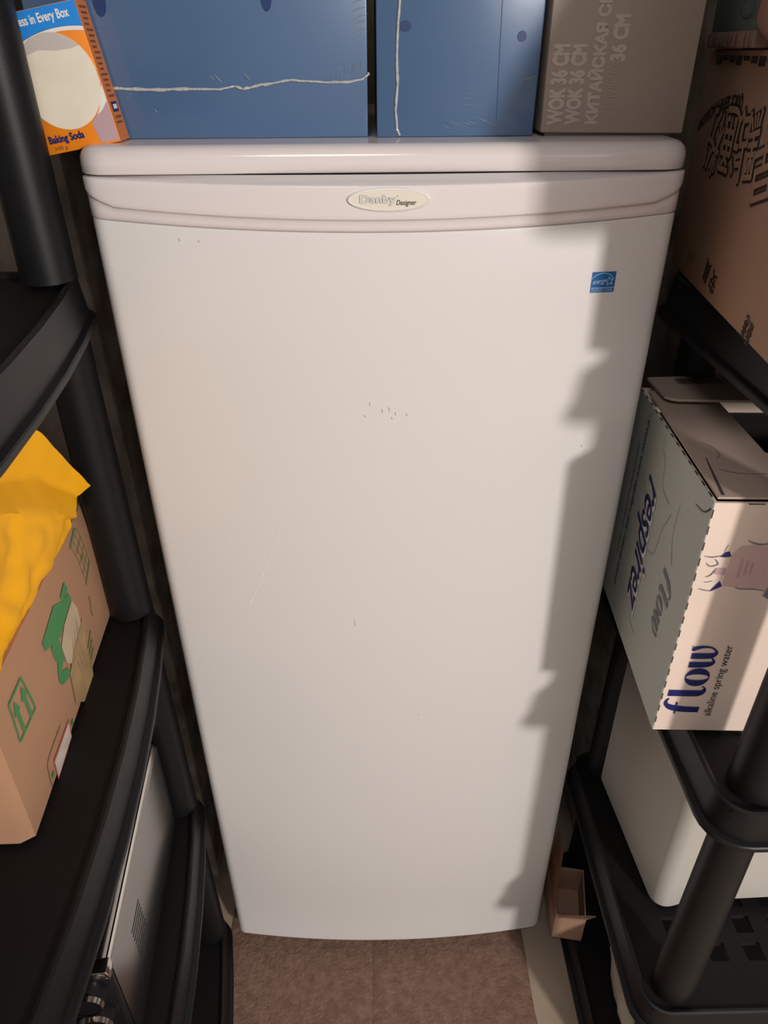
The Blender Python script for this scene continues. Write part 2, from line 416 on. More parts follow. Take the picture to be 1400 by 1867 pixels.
# scuffs and the long scratch on the door
dmap = lambda a, b, h=0.0: Vector((a, front_y(a)-h, b))
print_part('scratch', scratch_m, fz, lambda B: pr_stroke(B, dmap, [(-0.1325, 1.022), (-0.153, 0.968), (-0.176, 0.911), (-0.187, 0.885)], [0.0006, 0.0009, 0.0012, 0.0016], 0.0003), 'long pale scratch')
print_part('scratch', scratch_m, fz, lambda B: pr_stroke(B, dmap, [(-0.135, 0.86), (-0.155, 0.815)], 0.0006, 0.0003))
for x, z, l in ((-0.020, 1.184, 0.004), (-0.006, 1.176, 0.005), (0.002, 1.178, 0.005), (0.009, 1.172, 0.004), (-0.026, 1.169, 0.003), (0.022, 1.170, 0.003), (0.005, 1.166, 0.003), (-0.046, 0.862, 0.010), (0.045, 0.675, 0.003), (-0.21, 1.362, 0.003), (-0.19, 1.360, 0.002), (0.233, 1.12, 0.003)):
    print_part('scuff', scuff_m, fz, lambda B: pr_stroke(B, dmap, [(x, z), (x+0.0012, z-l)], 0.0007, 0.0003, 1))

# ---------------------------------------------------------------- black resin shelving racks
PROFILE = [(-0.010, -0.006), (-0.007, 0.0), (-0.003, 0.0015), (0.0, 0.0), (0.0045, -0.036), (0.0046, -0.040), (0.0105, -0.0415), (0.0118, -0.043), (0.0118, -0.0485), (0.0105, -0.050), (0.003, -0.0500), (-0.003, -0.046), (-0.006, -0.014)]
def lattice(bm, xs, ys, hole, z, t):
    V = {}
    def v(i, j, k):
        if (i, j, k) not in V: V[(i, j, k)] = bm.verts.new((xs[i], ys[j], z-(t if k else 0)))
        return V[(i, j, k)]
    for i in range(len(xs)-1):
        for j in range(len(ys)-1):
            if hole(i, j):
                for (a, c) in (((i, j), (i+1, j)), ((i+1, j), (i+1, j+1)), ((i+1, j+1), (i, j+1)), ((i, j+1), (i, j))):
                    bm.faces.new((v(*a, 0), v(*c, 0), v(*c, 1), v(*a, 1)))
            else:
                bm.faces.new((v(i, j, 0), v(i+1, j, 0), v(i+1, j+1, 0), v(i, j+1, 0)))
                bm.faces.new((v(i, j+1, 1), v(i+1, j+1, 1), v(i+1, j, 1), v(i, j, 1)))
def shelf(parent, x0, x1, y0, y1, z, r, warp=None, grid=False):
    bm = NB(); rings = []
    for off, dz in PROFILE:
        rings.append(rrect(x0-off, x1+off, y0-off, y1+off, r+off, 6, z+dz, warp))
    loft(bm, rings, not grid, not grid)
    sh = finish(bm, 'shelf', black_m, parent, True, 0.5)
    if grid:
        bm = NB(); xs = [x0+0.008]; ys = [y0+0.008]
        x = x0+0.066
        while x+0.028 < x1-0.05: xs += [x, x+0.027]; x += 0.0545
        xs.append(x1-0.008)
        y = y0+0.072
        while y+0.03 < y1-0.03: ys += [y, y+0.027]; y += 0.0405
        ys.append(y1-0.008)
        lattice(bm, xs, ys, lambda i, j: i % 2 == 1 and j % 2 == 1 and i < len(xs)-2 and j < len(ys)-2, z-0.005, 0.010)
        finish(bm, 'shelf_plate', blackd_m, sh, False)['label'] = 'perforated plate with rows of square holes'
    else:
        bm = NB(); rings = [rrect(x0+0.0085, x1-0.0085, y0+0.0085, y1-0.0085, max(0.004, r-0.0085), 6, zz, warp) for zz in (z-0.0075, z-0.0045)]
        loft(bm, rings); finish(bm, 'shelf_plate', blackd_m, sh, False)
    return sh
def post(parent, x, y, z0, z1, ra, rb):
    bm = NB(); n = 20
    prof = [(z0, ra*1.02), (z0+0.01, ra), (z1-0.05, rb), (z1-0.046, rb*1.02), (z1, rb*0.98)]
    loft(bm, [[Vector((x+q*math.cos(2*PI*k/n), y+q*math.sin(2*PI*k/n), zz)) for k in range(n)] for zz, q in prof])
    return finish(bm, 'post', black_m, parent, True, 0.8)
def rack(name, loc, label, x0, x1, y0, y1, levels, r, posts, warp=None, grid=False, rp=0.0265):
    t = thing(name, loc, label, 'shelving rack')
    for z in levels: shelf(t, x0, x1, y0, y1, z, r, warp, grid and z > 0.1)
    zs = [0.0]+list(levels)
    for (x, y) in posts:
        for i in range(len(levels)):
            if i: post(t, x, y, zs[i]+0.001, zs[i+1]-0.0505, rp*1.06, rp*0.96)
    return t
def bowL(x, y):
    if x < -0.6: return x
    k = min(1.0, (x+0.6)/0.2)
    return x - k*0.240*(y+0.40)**2
LV = (0.0525, 0.450, 0.875, 1.320, 1.765)
rack('shelving_rack', (-0.6, -0.4, 0), 'black plastic shelving rack left of the freezer with solid shelves and bowed edges', -0.83, -0.2855, -0.84, 0.046, LV, 0.020,
     [(-0.352, 0.012), (-0.352, -0.806), (-0.79, 0.008), (-0.79, -0.802)], bowL)
RV = (0.0525, 0.375, 0.825, 1.285, 1.745)
rack('shelving_rack', (0.8, -0.07, 0), 'black plastic shelving rack right of the freezer with perforated shelves', 0.357, 1.25, -0.290, 0.165, RV, 0.036,
     [(0.405, -0.250), (0.405, 0.125), (1.20, -0.250), (1.20, 0.125)], None, True, 0.0275)

# ---------------------------------------------------------------- boxes on top of the freezer
ZT = 1.4447
def carton_box(name, P, m, loc, label, cat, r=0.002, group=None):
    t = thing(name, loc, label, cat, group)
    bm = NB(); quadbox(bm, P); bev(bm, r, 2)
    finish(bm, 'carton_body', m, t); return t
def wrinkle(parent, pts, rad):
    j = [random.uniform(-0.0016, 0.0016) for _ in range(3)]; k = random.uniform(0.6, 1.35); m_ = Vector(pts[1])
    pts = [m_+(Vector(p)-m_)*k+Vector((j[0]+j[2]*(i-1)*0.6, 0, j[1]-j[2]*(i-1)*0.5)) for i, p in enumerate(pts)]
    rad = [rad*0.4, rad*random.uniform(0.8, 1.5), rad*0.3]
    bm = NB(); tube(bm, pts, rad, 6); return finish(bm, 'film_crease', fcrease_m, parent)
t = carton_box('shrink_wrapped_carton', [(-0.345, 0.083, ZT), (-0.0165, 0.083, ZT), (-0.0165, 0.40, ZT), (-0.345, 0.40, ZT), (-0.345, 0.083, 1.72), (-0.0145, 0.083, 1.72), (-0.0145, 0.40, 1.72), (-0.345, 0.40, 1.72)], blue_m,
               (-0.18, 0.24, ZT), 'wide blue carton in shrink film with a level film seam, on the freezer lid', 'box')
yb = 0.083
seam = [(-0.330, 1.4895), (-0.267, 1.4905), (-0.235, 1.4890), (-0.200, 1.4895), (-0.165, 1.4890), (-0.151, 1.4915), (-0.141, 1.4890), (-0.125, 1.4925), (-0.110, 1.4940), (-0.095, 1.4965), (-0.077, 1.4955), (-0.055, 1.4942), (-0.035, 1.4945), (-0.022, 1.4965), (-0.0165, 1.5000), (-0.014, 1.503)]
pts = []
for p, q in zip(seam, seam[1:]):
    for k in range(5):
        pts.append((p[0]+(q[0]-p[0])*k/5, yb-0.0006, p[1]+(q[1]-p[1])*k/5+0.0006*noise.noise((p[0]*40, k*1.7, 3))))
bm = NB(); tube(bm, pts, [0.0009+0.0016*abs(noise.noise((i*0.31, 2, 5))) for i in range(len(pts))], 7); finish(bm, 'film_seam', film_m, t)['label'] = 'wavy bright seam of shrink film'
fm1 = plane_map((0, yb, 0), (1, 0, 0), (0, 0, 1))
for x, z, a, b2 in ((-0.112, 1.566, 0.0056, 0.0125), (-0.271, 1.562, 0.0062, 0.0120)):
    print_part('dark_dot', dblue_m, t, lambda B: pr_ellipse(B, fm1, x, z, a, b2, 0.0006, 24))
for k in range(7):
    x = -0.050+0.0047*k
    wrinkle(t, [(x-0.0015, yb-0.0002, 1.4985+0.0008*k), (x-0.001, yb-0.0005, 1.502+0.0012*k), (x-0.0022, yb-0.0001, 1.5045+0.0018*k)], 0.0004)
for k in range(6):
    z = 1.530+0.006*k
    wrinkle(t, [(-0.030, yb-0.0002, z), (-0.023, yb-0.0005, z+0.003), (-0.0170, yb-0.0002, z+0.004)], 0.0004)
for x, z in ((-0.136, 1.498), (-0.164, 1.497), (-0.232, 1.4705), (-0.170, 1.4995)):
    wrinkle(t, [(x-0.003, yb-0.0002, z+0.003), (x, yb-0.0008, z), (x+0.002, yb-0.0002, z-0.002)], 0.0007)
yr = 0.079
t = carton_box('shrink_wrapped_carton', [(-0.0075, yr, ZT), (0.1545, yr, ZT), (0.1545, 0.40, ZT), (-0.0075, 0.40, ZT), (-0.0070, yr, 1.72), (0.1585, yr, 1.72), (0.1585, 0.40, 1.72), (-0.0070, 0.40, 1.72)], blue_m,
               (0.075, 0.24, ZT), 'narrow blue carton in shrink film with an upright film seam, middle box on the freezer', 'box')
vs = [(0.0165, 1.70), (0.0163, 1.62), (0.016, 1.562), (0.0140, 1.540), (0.0130, 1.517), (0.0140, 1.494), (0.0120, 1.470), (0.0135, 1.452), (0.017, 1.4455)]
pts = []
for p, q in zip(vs, vs[1:]):
    for k in range(6): pts.append((p[0]+(q[0]-p[0])*k/6+0.0004*noise.noise((p[1]*90, k, 1)), yr-0.0007, p[1]+(q[1]-p[1])*k/6))
bm = NB(); tube(bm, pts, [0.0012+0.0011*abs(noise.noise((i*0.57, 1, 8))) for i in range(len(pts))], 7); finish(bm, 'film_seam', film_m, t)['label'] = 'upright beaded seam of shrink film'
fm2 = plane_map((0, yr, 0), (1, 0, 0), (0, 0, 1))
print_part('dark_dot', dblue_m, t, lambda B: pr_ellipse(B, fm2, 0.1355, 1.532, 0.0044, 0.0046, 0.0006, 24))
print_part('dark_dot', dblue_m, t, lambda B: pr_ellipse(B, fm2, 0.0210, 1.541, 0.0058, 0.0046, 0.0006, 24))
bm = NB(); tube(bm, [(0.1135, yr-0.0001, 1.70), (0.1140, yr-0.0002, 1.561), (0.1150, yr-0.0003, 1.50), (0.1160, yr-0.0001, 1.457)], 0.00035, 6); finish(bm, 'film_edge', blue_m, t)
for i in range(9):
    x = 0.060+0.0065*i; z = 1.4525+0.0012*i if i < 6 else 1.462-0.001*i
    wrinkle(t, [(x, yr-0.0001, z+0.004), (x+0.006, yr-0.0006, z+0.0015), (x+0.012, yr-0.0001, z)], 0.00045)
for i in range(3):
    wrinkle(t, [(0.139, yr-0.0001, 1.490+0.003*i), (0.145, yr-0.0005, 1.4915+0.003*i), (0.151, yr-0.0001, 1.494+0.003*i)], 0.00045)
for i in range(5):
    wrinkle(t, [(0.080, yr-0.0001, 1.470+0.0045*i), (0.085, yr-0.0004, 1.4703+0.0045*i), (0.090, yr-0.0001, 1.470+0.0045*i)], 0.0003)

yw = 0.075
t = thing('wok_carton', (0.236, 0.145, ZT), 'grey brown carton with pale printed cookware wording, at the right end of the freezer lid', 'box')
bm = NB(); quadbox(bm, [(0.1615, yw, ZT+0.0035), (0.3095, yw, ZT+0.0015), (0.3095, 0.215, ZT+0.0015), (0.1615, 0.215, ZT+0.0035), (0.1625, yw, 1.72), (0.3095, yw, 1.72), (0.3095, 0.215, 1.72), (0.1625, 0.215, 1.72)]); bev(bm, 0.0018, 2); finish(bm, 'carton_body', wok_m, t)
bm = NB(); addbox(bm, 0.168, 0.300, yw+0.008, 0.210, ZT-0.0002, ZT+0.006); finish(bm, 'bottom_flap', wok_m, t)
wm = plane_map((0, yw, 0), (0, 0, 1), (-1, 0, 0))
def wtext(body, xb, z0, ln, h, m=wokt_m): print_part('lettering', m, t, lambda B: text_bm(B, wm, body, z0, -xb, length=ln, height=h, bold=0.062, h=0.0003))
wtext('WOK 36 CM', 0.1820, 1.4560, 0.0685, 0.0142)
wtext('WOK 36 CM', 0.1995, 1.4560, 0.0685, 0.0134)
wtext('КИТАЙСКАЯ СКОВОРОДА', 0.2180, 1.4565, 0.182, 0.0142)
wtext('36 CM', 0.2375, 1.5115, 0.0370, 0.0132)
print_part('lettering', wokf_m, t, lambda B: text_bm(B, wm, '中国炒锅', 1.457, -0.2335, length=0.050, height=0.0105, h=0.0006))

# baking soda box, leaning
so = Vector((-0.2635, 0.049, 1.4462)); ang = math.radians(9.6)
su = Vector((math.cos(ang), 0, math.sin(ang))); sv = Vector((-math.sin(ang), 0, math.cos(ang))); sw, sh_, sd = 0.078, 0.1185, 0.031
t = thing('baking_soda_box', (-0.29, 0.064, 1.4445), 'orange and blue baking soda carton leaning between the black post and the blue carton', 'box')
bm = NB(); Y = Vector((0, sd, 0))
bl = so-su*sw; tl = bl+sv*sh_; tr = so+sv*sh_
quadbox(bm, [bl, so, so+Y, bl+Y, tl, tr, tr+Y, tl+Y]); bev(bm, 0.0008, 2); finish(bm, 'carton_body', orange_m, t)
fmp = plane_map(bl, su, sv)                       # a: 0..sw, b: 0..sh
def sp(nm, m, f, lab=None): return print_part(nm, m, t, f, lab)
def curve_top(B, lo, hi):                          # band between two arcs over the full width
    n = 18
    for i in range(n):
        a0, a1 = sw*i/n, sw*(i+1)/n
        pr_poly(B, fmp, [(a0, lo(a0)), (a1, lo(a1)), (a1, hi(a1)), (a0, hi(a0))], 0.0003)
arc = lambda c, k: (lambda a: c-k*((a-0.052)/0.052)**2)
sp('print_band', sky_m, lambda B: curve_top(B, arc(0.1005, 0.012), lambda a: sh_-0.0006), 'bright blue top band')
sp('print_band', white_print, lambda B: curve_top(B, arc(0.0972, 0.013), arc(0.1008, 0.012)))
# bowl of powder
def bowl(B):
    P = []
    for i in range(40):
        th = 2*PI*i/40; P.append((min(sw-0.0012, 0.0388+0.0385*math.cos(th)), 0.0585+0.0405*math.sin(th)))
    pr_poly(B, fmp, P, 0.0006)
def glass(B):
    P = [(sw-0.0005, 0.062), (sw-0.0005, 0.002), (sw-0.019, 0.002), (sw-0.0225, 0.019), (sw-0.020, 0.022), (sw-0.010, 0.030), (sw-0.004, 0.042)]
    pr_poly(B, fmp, P, 0.0003)
sp('glass_print', mauve_m, glass)
sp('glass_print', white_print, lambda B: pr_poly(B, fmp, [(sw-0.0006, 0.050), (sw-0.0006, 0.036), (sw-0.008, 0.029), (sw-0.014, 0.026), (sw-0.010, 0.031), (sw-0.004, 0.044)], 0.0005))
sp('powder_print', cream_m, bowl, 'heap of white powder in a bowl')
sp('bowl_rim_print', greypow_m, lambda B: pr_poly(B, fmp, [(0.008, 0.083), (0.014, 0.0905), (0.025, 0.0968), (0.0388, 0.0988), (0.050, 0.0972), (0.060, 0.0925), (0.069, 0.084), (0.060, 0.0825), (0.045, 0.0835), (0.030, 0.0865), (0.018, 0.0845)], 0.0008))
sp('lettering', white_print, lambda B: text_bm(B, fmp, 'Freshness in Every Box', 0.0010, 0.1068, length=0.068, height=0.0070, bold=0.03, h=0.0006))
sp('lettering', navy_m, lambda B: text_bm(B, fmp, 'Baking Soda', 0.0085, 0.0095, length=0.0360, height=0.0064, bold=0.03, h=0.0009))
sp('lettering', inkb_m, lambda B: text_bm(B, fmp, '500 g', 0.0110, 0.0030, length=0.0130, height=0.0032, h=0.0006))
smp = plane_map(so, (0, 1, 0), sv)                # right side panel
bm = NB(); pr_rect(bm, smp, 0.0008, 0.0008, sd-0.0008, sh_-0.0008, 0.0003); finish_flat(bm, 'side_panel', dorange_m, t)
for i in range(22):
    b0 = 0.112-0.0046*i
    if 0.024 < b0 < 0.036: continue
    print_part('text_line', inkb_m, t, lambda B: pr_rect(B, smp, 0.006+0.003*((i*7) % 3)/3, b0, sd-0.006-0.008*((i*5) % 4)/4, b0+0.0019, 0.0006))
print_part('side_badge', navy_m, t, lambda B: pr_rect(B, smp, 0.006, 0.0255, sd-0.007, 0.0345, 0.0006))
print_part('side_badge', white_print, t, lambda B: pr_rect(B, smp, 0.009, 0.0280, sd-0.010, 0.0320, 0.0009))

# ---------------------------------------------------------------- left rack: brown carton with a yellow mailer, toaster oven
def lface(y, z): return -0.379+(0.024-y)*0.0815 - 0.010*max(0, (z-1.01)/0.035)**2*0.5 + 0.004*math.sin(max(0, min(1, (0.024-y)/0.355))*PI)*math.sin(max(0, min(1, (z-0.875)/0.17))*PI)
t = thing('cardboard_carton', (-0.52, -0.15, 0.8755), 'open brown cardboard carton with green arrow print and packing tape, on the left rack', 'box')
bm = NB(); ny, nz = 16, 10; zb, zt = 0.8765, 1.045
g = []
for j in range(nz+1):
    z = zb+(zt-zb)*j/nz; row = []
    for i in range(ny+1):
        y = 0.022-0.350*i/ny
        row.append(Vector((lface(y, z), y-(0.004 if i == ny else 0)*(1-j/nz), z)))
    x1 = lface(-0.328, z)
    row += [Vector((x1-0.012, -0.340, z)), Vector((x1-0.10, -0.3415, z)), Vector((-0.66, -0.338, z)), Vector((-0.68, -0.33, z)), Vector((-0.68, 0.012, z)), Vector((-0.66, 0.020, z)), Vector((-0.400, 0.024, z))]
    g.append(row)
inner = [[Vector((p.x+(-0.006 if p.x > -0.5 else 0.005), p.y*0.985-0.001, p.z)) for p in r] for r in (g[-1], g[5], g[1])]
loft(bm, g+inner); body = finish(bm, 'carton_body', kraft_m, t, True, 0.7)
lm = lambda a, b, h=0.0: Vector((lface(a, b)+h+0.0006, a, b))
def lp(nm, m, f, lab=None): return print_part(nm, m, t, f, lab)
for P in ([(-0.262, 1.019), (-0.2585, 0.975), (-0.301, 0.975), (-0.2955, 1.018)],):
    def frame(B):
        for i in range(4): pr_stroke(B, lm, [P[i], P[(i+1) % 4]], 0.0028, 0.0003, 4)
        for yc in (-0.2695, -0.2885):
            pr_stroke(B, lm, [(yc, 0.976), (yc+0.0008, 1.003)], 0.0055, 0.0003, 3)
            pr_poly(B, lm, [(yc-0.0065, 1.000), (yc+0.0075, 1.000), (yc+0.001, 1.014)], 0.0004)
    lp('arrow_print', green_m, frame, 'green this way up arrows in a square frame')
def grid(B):
    P = [(-0.030, 1.036), (-0.027, 0.986), (-0.056, 0.975), (-0.062, 1.030)]
    L = lambda a, c, k: (a[0]+(c[0]-a[0])*k, a[1]+(c[1]-a[1])*k)
    for k in (0, 0.33, 0.66, 1):
        pr_stroke(B, lm, [L(P[0], P[3], k), L(P[1], P[2], k)], 0.0011, 0.0003, 3)
    for k in (0, 0.25, 0.5, 0.75, 1):
        pr_stroke(B, lm, [L(P[0], P[1], k), L(P[3], P[2], k)], 0.0011, 0.0003, 3)
    pr_stroke(B, lm, [(-0.0655, 1.031), (-0.0330, 1.0375)], 0.0035, 0.0003, 3); pr_stroke(B, lm, [(-0.059, 0.972), (-0.025, 0.984)], 0.003, 0.0003, 3)
    pr_ellipse(B, lm, -0.045, 1.004, 0.0028, 0.0035, 0.0004, 12)
lp('grid_print', greenf_m, grid)
GR = [[(-0.113, 1.019), (-0.111, 1.008), (-0.133, 1.005), (-0.135, 1.015)], [(-0.114, 1.004), (-0.111, 0.994), (-0.126, 0.991), (-0.136, 1.006), (-0.130, 1.006)],
      [(-0.135, 1.009), (-0.128, 0.992), (-0.166, 0.984), (-0.205, 1.000), (-0.205, 1.011), (-0.156, 1.019)], [(-0.176, 0.995), (-0.171, 0.984), (-0.174, 0.958), (-0.183, 0.960), (-0.193, 0.976), (-0.193, 0.992)],
      [(-0.185, 0.975), (-0.181, 0.958), (-0.187, 0.954), (-0.172, 0.945), (-0.169, 0.935), (-0.178, 0.934), (-0.195, 0.941), (-0.200, 0.951), (-0.195, 0.963)]]
for P in GR: lp('green_print', green_m, lambda B: pr_poly(B, lm, P, 0.0003))
for k in range(3): lp('green_print', greenf_m, lambda B: pr_stroke(B, lm, [(-0.083-0.002*k, 0.920-0.012*k), (-0.107+0.001*k, 0.909-0.010*k)], 0.0045, 0.0003, 2))
lp('green_print', greenf_m, lambda B: pr_stroke(B, lm, [(-0.060, 0.955), (-0.062, 0.945), (-0.066, 0.938), (-0.064, 0.928)], 0.0025, 0.0003))
lp('packing_tape', clear_tape_m, lambda B: pr_poly(B, lm, [(-0.113, 0.992), (-0.105, 0.974), (-0.108, 0.947), (-0.128, 0.929), (-0.150, 0.930), (-0.172, 0.951), (-0.172, 0.975), (-0.150, 0.987)], 0.0006), 'yellowed paper label')
lp('packing_tape', tape_m, lambda B: pr_poly(B, lm, [(-0.100, 0.955), (-0.108, 0.925), (-0.105, 0.880), (-0.110, 0.866), (-0.150, 0.868), (-0.176, 0.894), (-0.172, 0.935), (-0.150, 0.945), (-0.128, 0.950)], 0.0008), 'brown wrinkled packing tape')
for dy in (0, 0.012, 0.022):
    lp('tape_fold', kraftr_m, lambda B: pr_stroke(B, lm, [(-0.118-dy, 0.968-dy*0.4), (-0.126-dy, 0.945), (-0.124-dy*0.8, 0.915), (-0.126-dy*0.6, 0.885)], [0.0006, 0.0016, 0.0012, 0.0005], 0.0011))
lp('address_label', red_m, lambda B: pr_poly(B, lm, [(-0.204, 0.897), (-0.206, 0.872), (-0.262, 0.870), (-0.260, 0.897)], 0.0003))
lp('address_label', label_m, lambda B: pr_poly(B, lm, [(-0.206, 0.894), (-0.2085, 0.874), (-0.2605, 0.872), (-0.2585, 0.894)], 0.0006), 'white label with a red border')
lp('print_line', inkb_m, lambda B: pr_stroke(B, lm, [(-0.225, 0.912), (-0.268, 0.910), (-0.276, 0.897), (-0.277, 0.878)], 0.0012, 0.0003))
lp('green_print', green_m, lambda B: pr_rect(B, lm, -0.199, 0.879, -0.193, 0.887)); lp('green_print', green_m, lambda B: pr_rect(B, lm, -0.272, 0.884, -0.266, 0.890))

# yellow mailer
def lerp_poly(P, n):
    L = [0]
    for a, c in zip(P, P[1:]): L.append(L[-1]+(Vector(c)-Vector(a)).length)
    out = []
    for i in range(n+1):
        d = L[-1]*i/n; k = 0
        while k < len(P)-2 and d > L[k+1]: k += 1
        out.append(Vector(P[k]).lerp(Vector(P[k+1]), (d-L[k])/max(1e-9, L[k+1]-L[k])))
    return out
rowsP = [[(-0.410, -0.06, 0.89), (-0.400, -0.325, 0.89)],
         [(-0.3885, -0.072, 1.02), (-0.3800, -0.20, 1.02), (-0.3740, -0.325, 1.02)],
         [(-0.3840, -0.078, 1.043), (-0.370, -0.20, 1.046), (-0.366, -0.33, 1.050)],
         [(-0.366, -0.082, 1.062), (-0.346, -0.20, 1.085), (-0.344, -0.36, 1.115)],
         [(-0.352, -0.088, 1.080), (-0.339, -0.215, 1.135), (-0.337, -0.37, 1.180)],
         [(-0.345, -0.093, 1.095), (-0.341, -0.160, 1.138), (-0.339, -0.226, 1.181), (-0.339, -0.37, 1.235)],
         [(-0.3565, -0.055, 1.096), (-0.360, -0.13, 1.165), (-0.360, -0.23, 1.210), (-0.362, -0.37, 1.245)],
         [(-0.353, -0.022, 1.091), (-0.353, -0.104, 1.200), (-0.354, -0.15, 1.245), (-0.358, -0.37, 1.255)]]
nc = 40
R0 = [lerp_poly(r, nc) for r in rowsP]; G = []
for j in range(len(R0)-1):
    st = 6
    for s_ in range(st if j < len(R0)-2 else st+1):
        k = s_/st; row = []
        for i in range(nc+1):
            p = R0[j][i].lerp(R0[j+1][i], k)
            amp = 0.0085 if 1 < j < 5 else 0.0016
            if j >= 2: p.x += amp*(noise.noise((p.y*16+3, p.z*22-p.y*14, 4))+0.6*noise.noise((p.y*42+p.z*30, p.z*36-p.y*10, 8)))
            row.append(p)
        G.append(row)
bm = NB(); V = [[bm.verts.new(p) for p in r] for r in G]
for a, c in zip(V, V[1:]):
    for i in range(nc): bm.faces.new((a[i], a[i+1], c[i+1], c[i]))
bmesh.ops.recalc_face_normals(bm, faces=bm.faces)
bmesh.ops.solidify(bm, geom=bm.faces[:], thickness=0.004)
tag(finish(bm, 'padded_mailer', yellow_m, None, True, 0.8), 'creased yellow padded mailer standing in the brown carton on the left rack', 'envelope')

# toaster oven
t = thing('toaster_oven', (-0.5, -0.18, 0.4505), 'stainless toaster oven with side vents and knobs, low on the left rack', 'toaster oven')
d = Vector((0.025, -0.309, 0)).normalized(); nrm = Vector((-d.y, d.x, 0))      # d: towards the front; nrm: out of the side panel
fa = Vector((-0.347, -0.030, 0)); L_ = 0.310; wid = 0.33
P = lambda a, b, z: fa+d*a-nrm*b+Vector((0, 0, z))
bm = NB(); rings = []
zb, zt = 0.462, 0.655
prof = [(0.004, zb), (0.0, zb+0.004)]+[(0, zt-0.014)]+[(0.014-0.014*math.cos(PI/2*k/6), zt-0.014+0.014*math.sin(PI/2*k/6)) for k in range(1, 7)]
prof = prof+[(wid-a, z) for a, z in prof[::-1]]
def sect(a, s): return [P(a, b, (zb+(z-zb)*s)) for b, z in prof]
loft(bm, [sect(0.012, 0.93), sect(0.004, 0.975), sect(0.0, 0.985), sect(0.006, 1.0), sect(L_-0.004, 1.0), sect(L_, 1.0)]); finish(bm, 'shell', steel_m, t, True, 0.6)
bm = NB(); tube(bm, [P(0.008+0.30*k/10, 0.0045, zt-0.0045) for k in range(11)], 0.0028, 8); finish(bm, 'edge_trim', steelb_m, t)
for k in range(9):
    bm = NB(); z = 0.590-0.0092*k
    quadbox(bm, [P(0.203, 0.001, z-0.0015), P(0.203, -0.0003, z-0.0015), P(0.246, -0.0003, z-0.0015), P(0.246, 0.001, z-0.0015), P(0.203, 0.001, z+0.0015), P(0.203, -0.0003, z+0.0015), P(0.246, -0.0003, z+0.0015), P(0.246, 0.001, z+0.0015)])
    finish(bm, 'vent_slot', darkin_m, t, False)
bm = NB(); quadbox(bm, [P(L_, 0, zb), P(L_+0.012, 0, zb), P(L_+0.012, wid, zb), P(L_, wid, zb), P(L_, 0, zt), P(L_+0.012, 0.0, zt-0.004), P(L_+0.012, wid, zt-0.004), P(L_, wid, zt)]); bev(bm, 0.003, 2)
finish(bm, 'front_panel', black_m, t, True, 0.5)
bm = NB(); quadbox(bm, [P(L_-0.004, -0.0015, zt-0.016), P(L_+0.014, -0.0015, zt-0.016), P(L_+0.014, 0.02, zt-0.016), P(L_-0.004, 0.02, zt-0.016), P(L_-0.004, 0.0, zt+0.001), P(L_+0.014, 0.0, zt+0.001), P(L_+0.014, 0.02, zt+0.001), P(L_-0.004, 0.02, zt+0.001)]); bev(bm, 0.003, 2); finish(bm, 'corner_bracket', steelb_m, t)
for z in (0.622, 0.575, 0.528):
    bm = NB(); rings = []
    for a, r in ((0.010, 0.019), (0.018, 0.019), (0.030, 0.017), (0.033, 0.015)):
        rings.append([P(L_+a, 0.026+r*math.cos(2*PI*k/24), z+r*math.sin(2*PI*k/24)) for k in range(24)])
    loft(bm, rings); kn = finish(bm, 'knob', black_m, t, True, 0.5)
    bm = NB(); rings = []
    for a, r in ((0.0285, 0.0172), (0.0285, 0.0195), (0.034, 0.0185), (0.034, 0.0155)):
        rings.append([P(L_+a, 0.026+r*math.cos(2*PI*k/24), z+r*math.sin(2*PI*k/24)) for k in range(24)])
    loft(bm, rings, False, False); finish(bm, 'knob_ring', steelb_m, kn, True, 0.9)
bm = NB(); tube(bm, [P(L_+0.012, 0.07, 0.628), P(L_+0.04, 0.07, 0.630), P(L_+0.045, 0.08, 0.630), P(L_+0.045, 0.30, 0.630), P(L_+0.04, 0.31, 0.630), P(L_+0.012, 0.31, 0.628)], 0.007, 10); finish(bm, 'door_handle', steelb_m, t)
for a in (0.03, 0.28):
    for b_ in (0.03, 0.30):
        bm = NB(); tube(bm, [P(a, b_, 0.4505), P(a, b_, 0.464)], 0.012, 12); finish(bm, 'foot', black_m, t)

# ---------------------------------------------------------------- right rack
# large carton, printed upside down
t = thing('cardboard_carton', (0.53, 0.0, 1.2865), 'large brown carton with upside down Chinese print, on the upper right shelf', 'box')
bface = lambda y: 0.3475+y*0.1145
bz0, bz1 = 1.2872, 1.520
bm = NB(); quadbox(bm, [(bface(-0.195), -0.195, bz0), (0.72, -0.240, bz0), (0.76, 0.150, bz0), (bface(0.190), 0.190, bz0), (bface(-0.195)-0.002, -0.195, bz1), (0.72, -0.240, bz1), (0.76, 0.150, bz1), (bface(0.190)-0.002, 0.190, bz1)])
bev(bm, 0.004, 2); finish(bm, 'carton_body', kraftr_m, t)
bmp = lambda a, b, h=0.0: Vector((bface(a)-0.0020*(-b-bz0)/(bz1-bz0)-0.0001-h, a, -b))          # a along +y, b downwards: print turned upside down
def bp(nm, m, f, lab=None): return print_part(nm, m, t, f, lab)
def char(ch, yc, zc, w, hgt, rot, m=ink_m):
    def wp(p, q):
        x, y = p-w/2, q-hgt/2; return (x*math.cos(rot)-y*math.sin(rot), x*math.sin(rot)+y*math.cos(rot))
    bp('large_character', m, lambda B: text_bm(B, bmp, ch, yc, -zc, length=w, height=hgt, bold=0.048, h=0.0004, warp=wp))
    bp('large_character', kraftr_m, lambda B: text_bm(B, bmp, ch, yc, -zc, length=w, height=hgt, bold=0.010, h=0.0009, warp=wp))
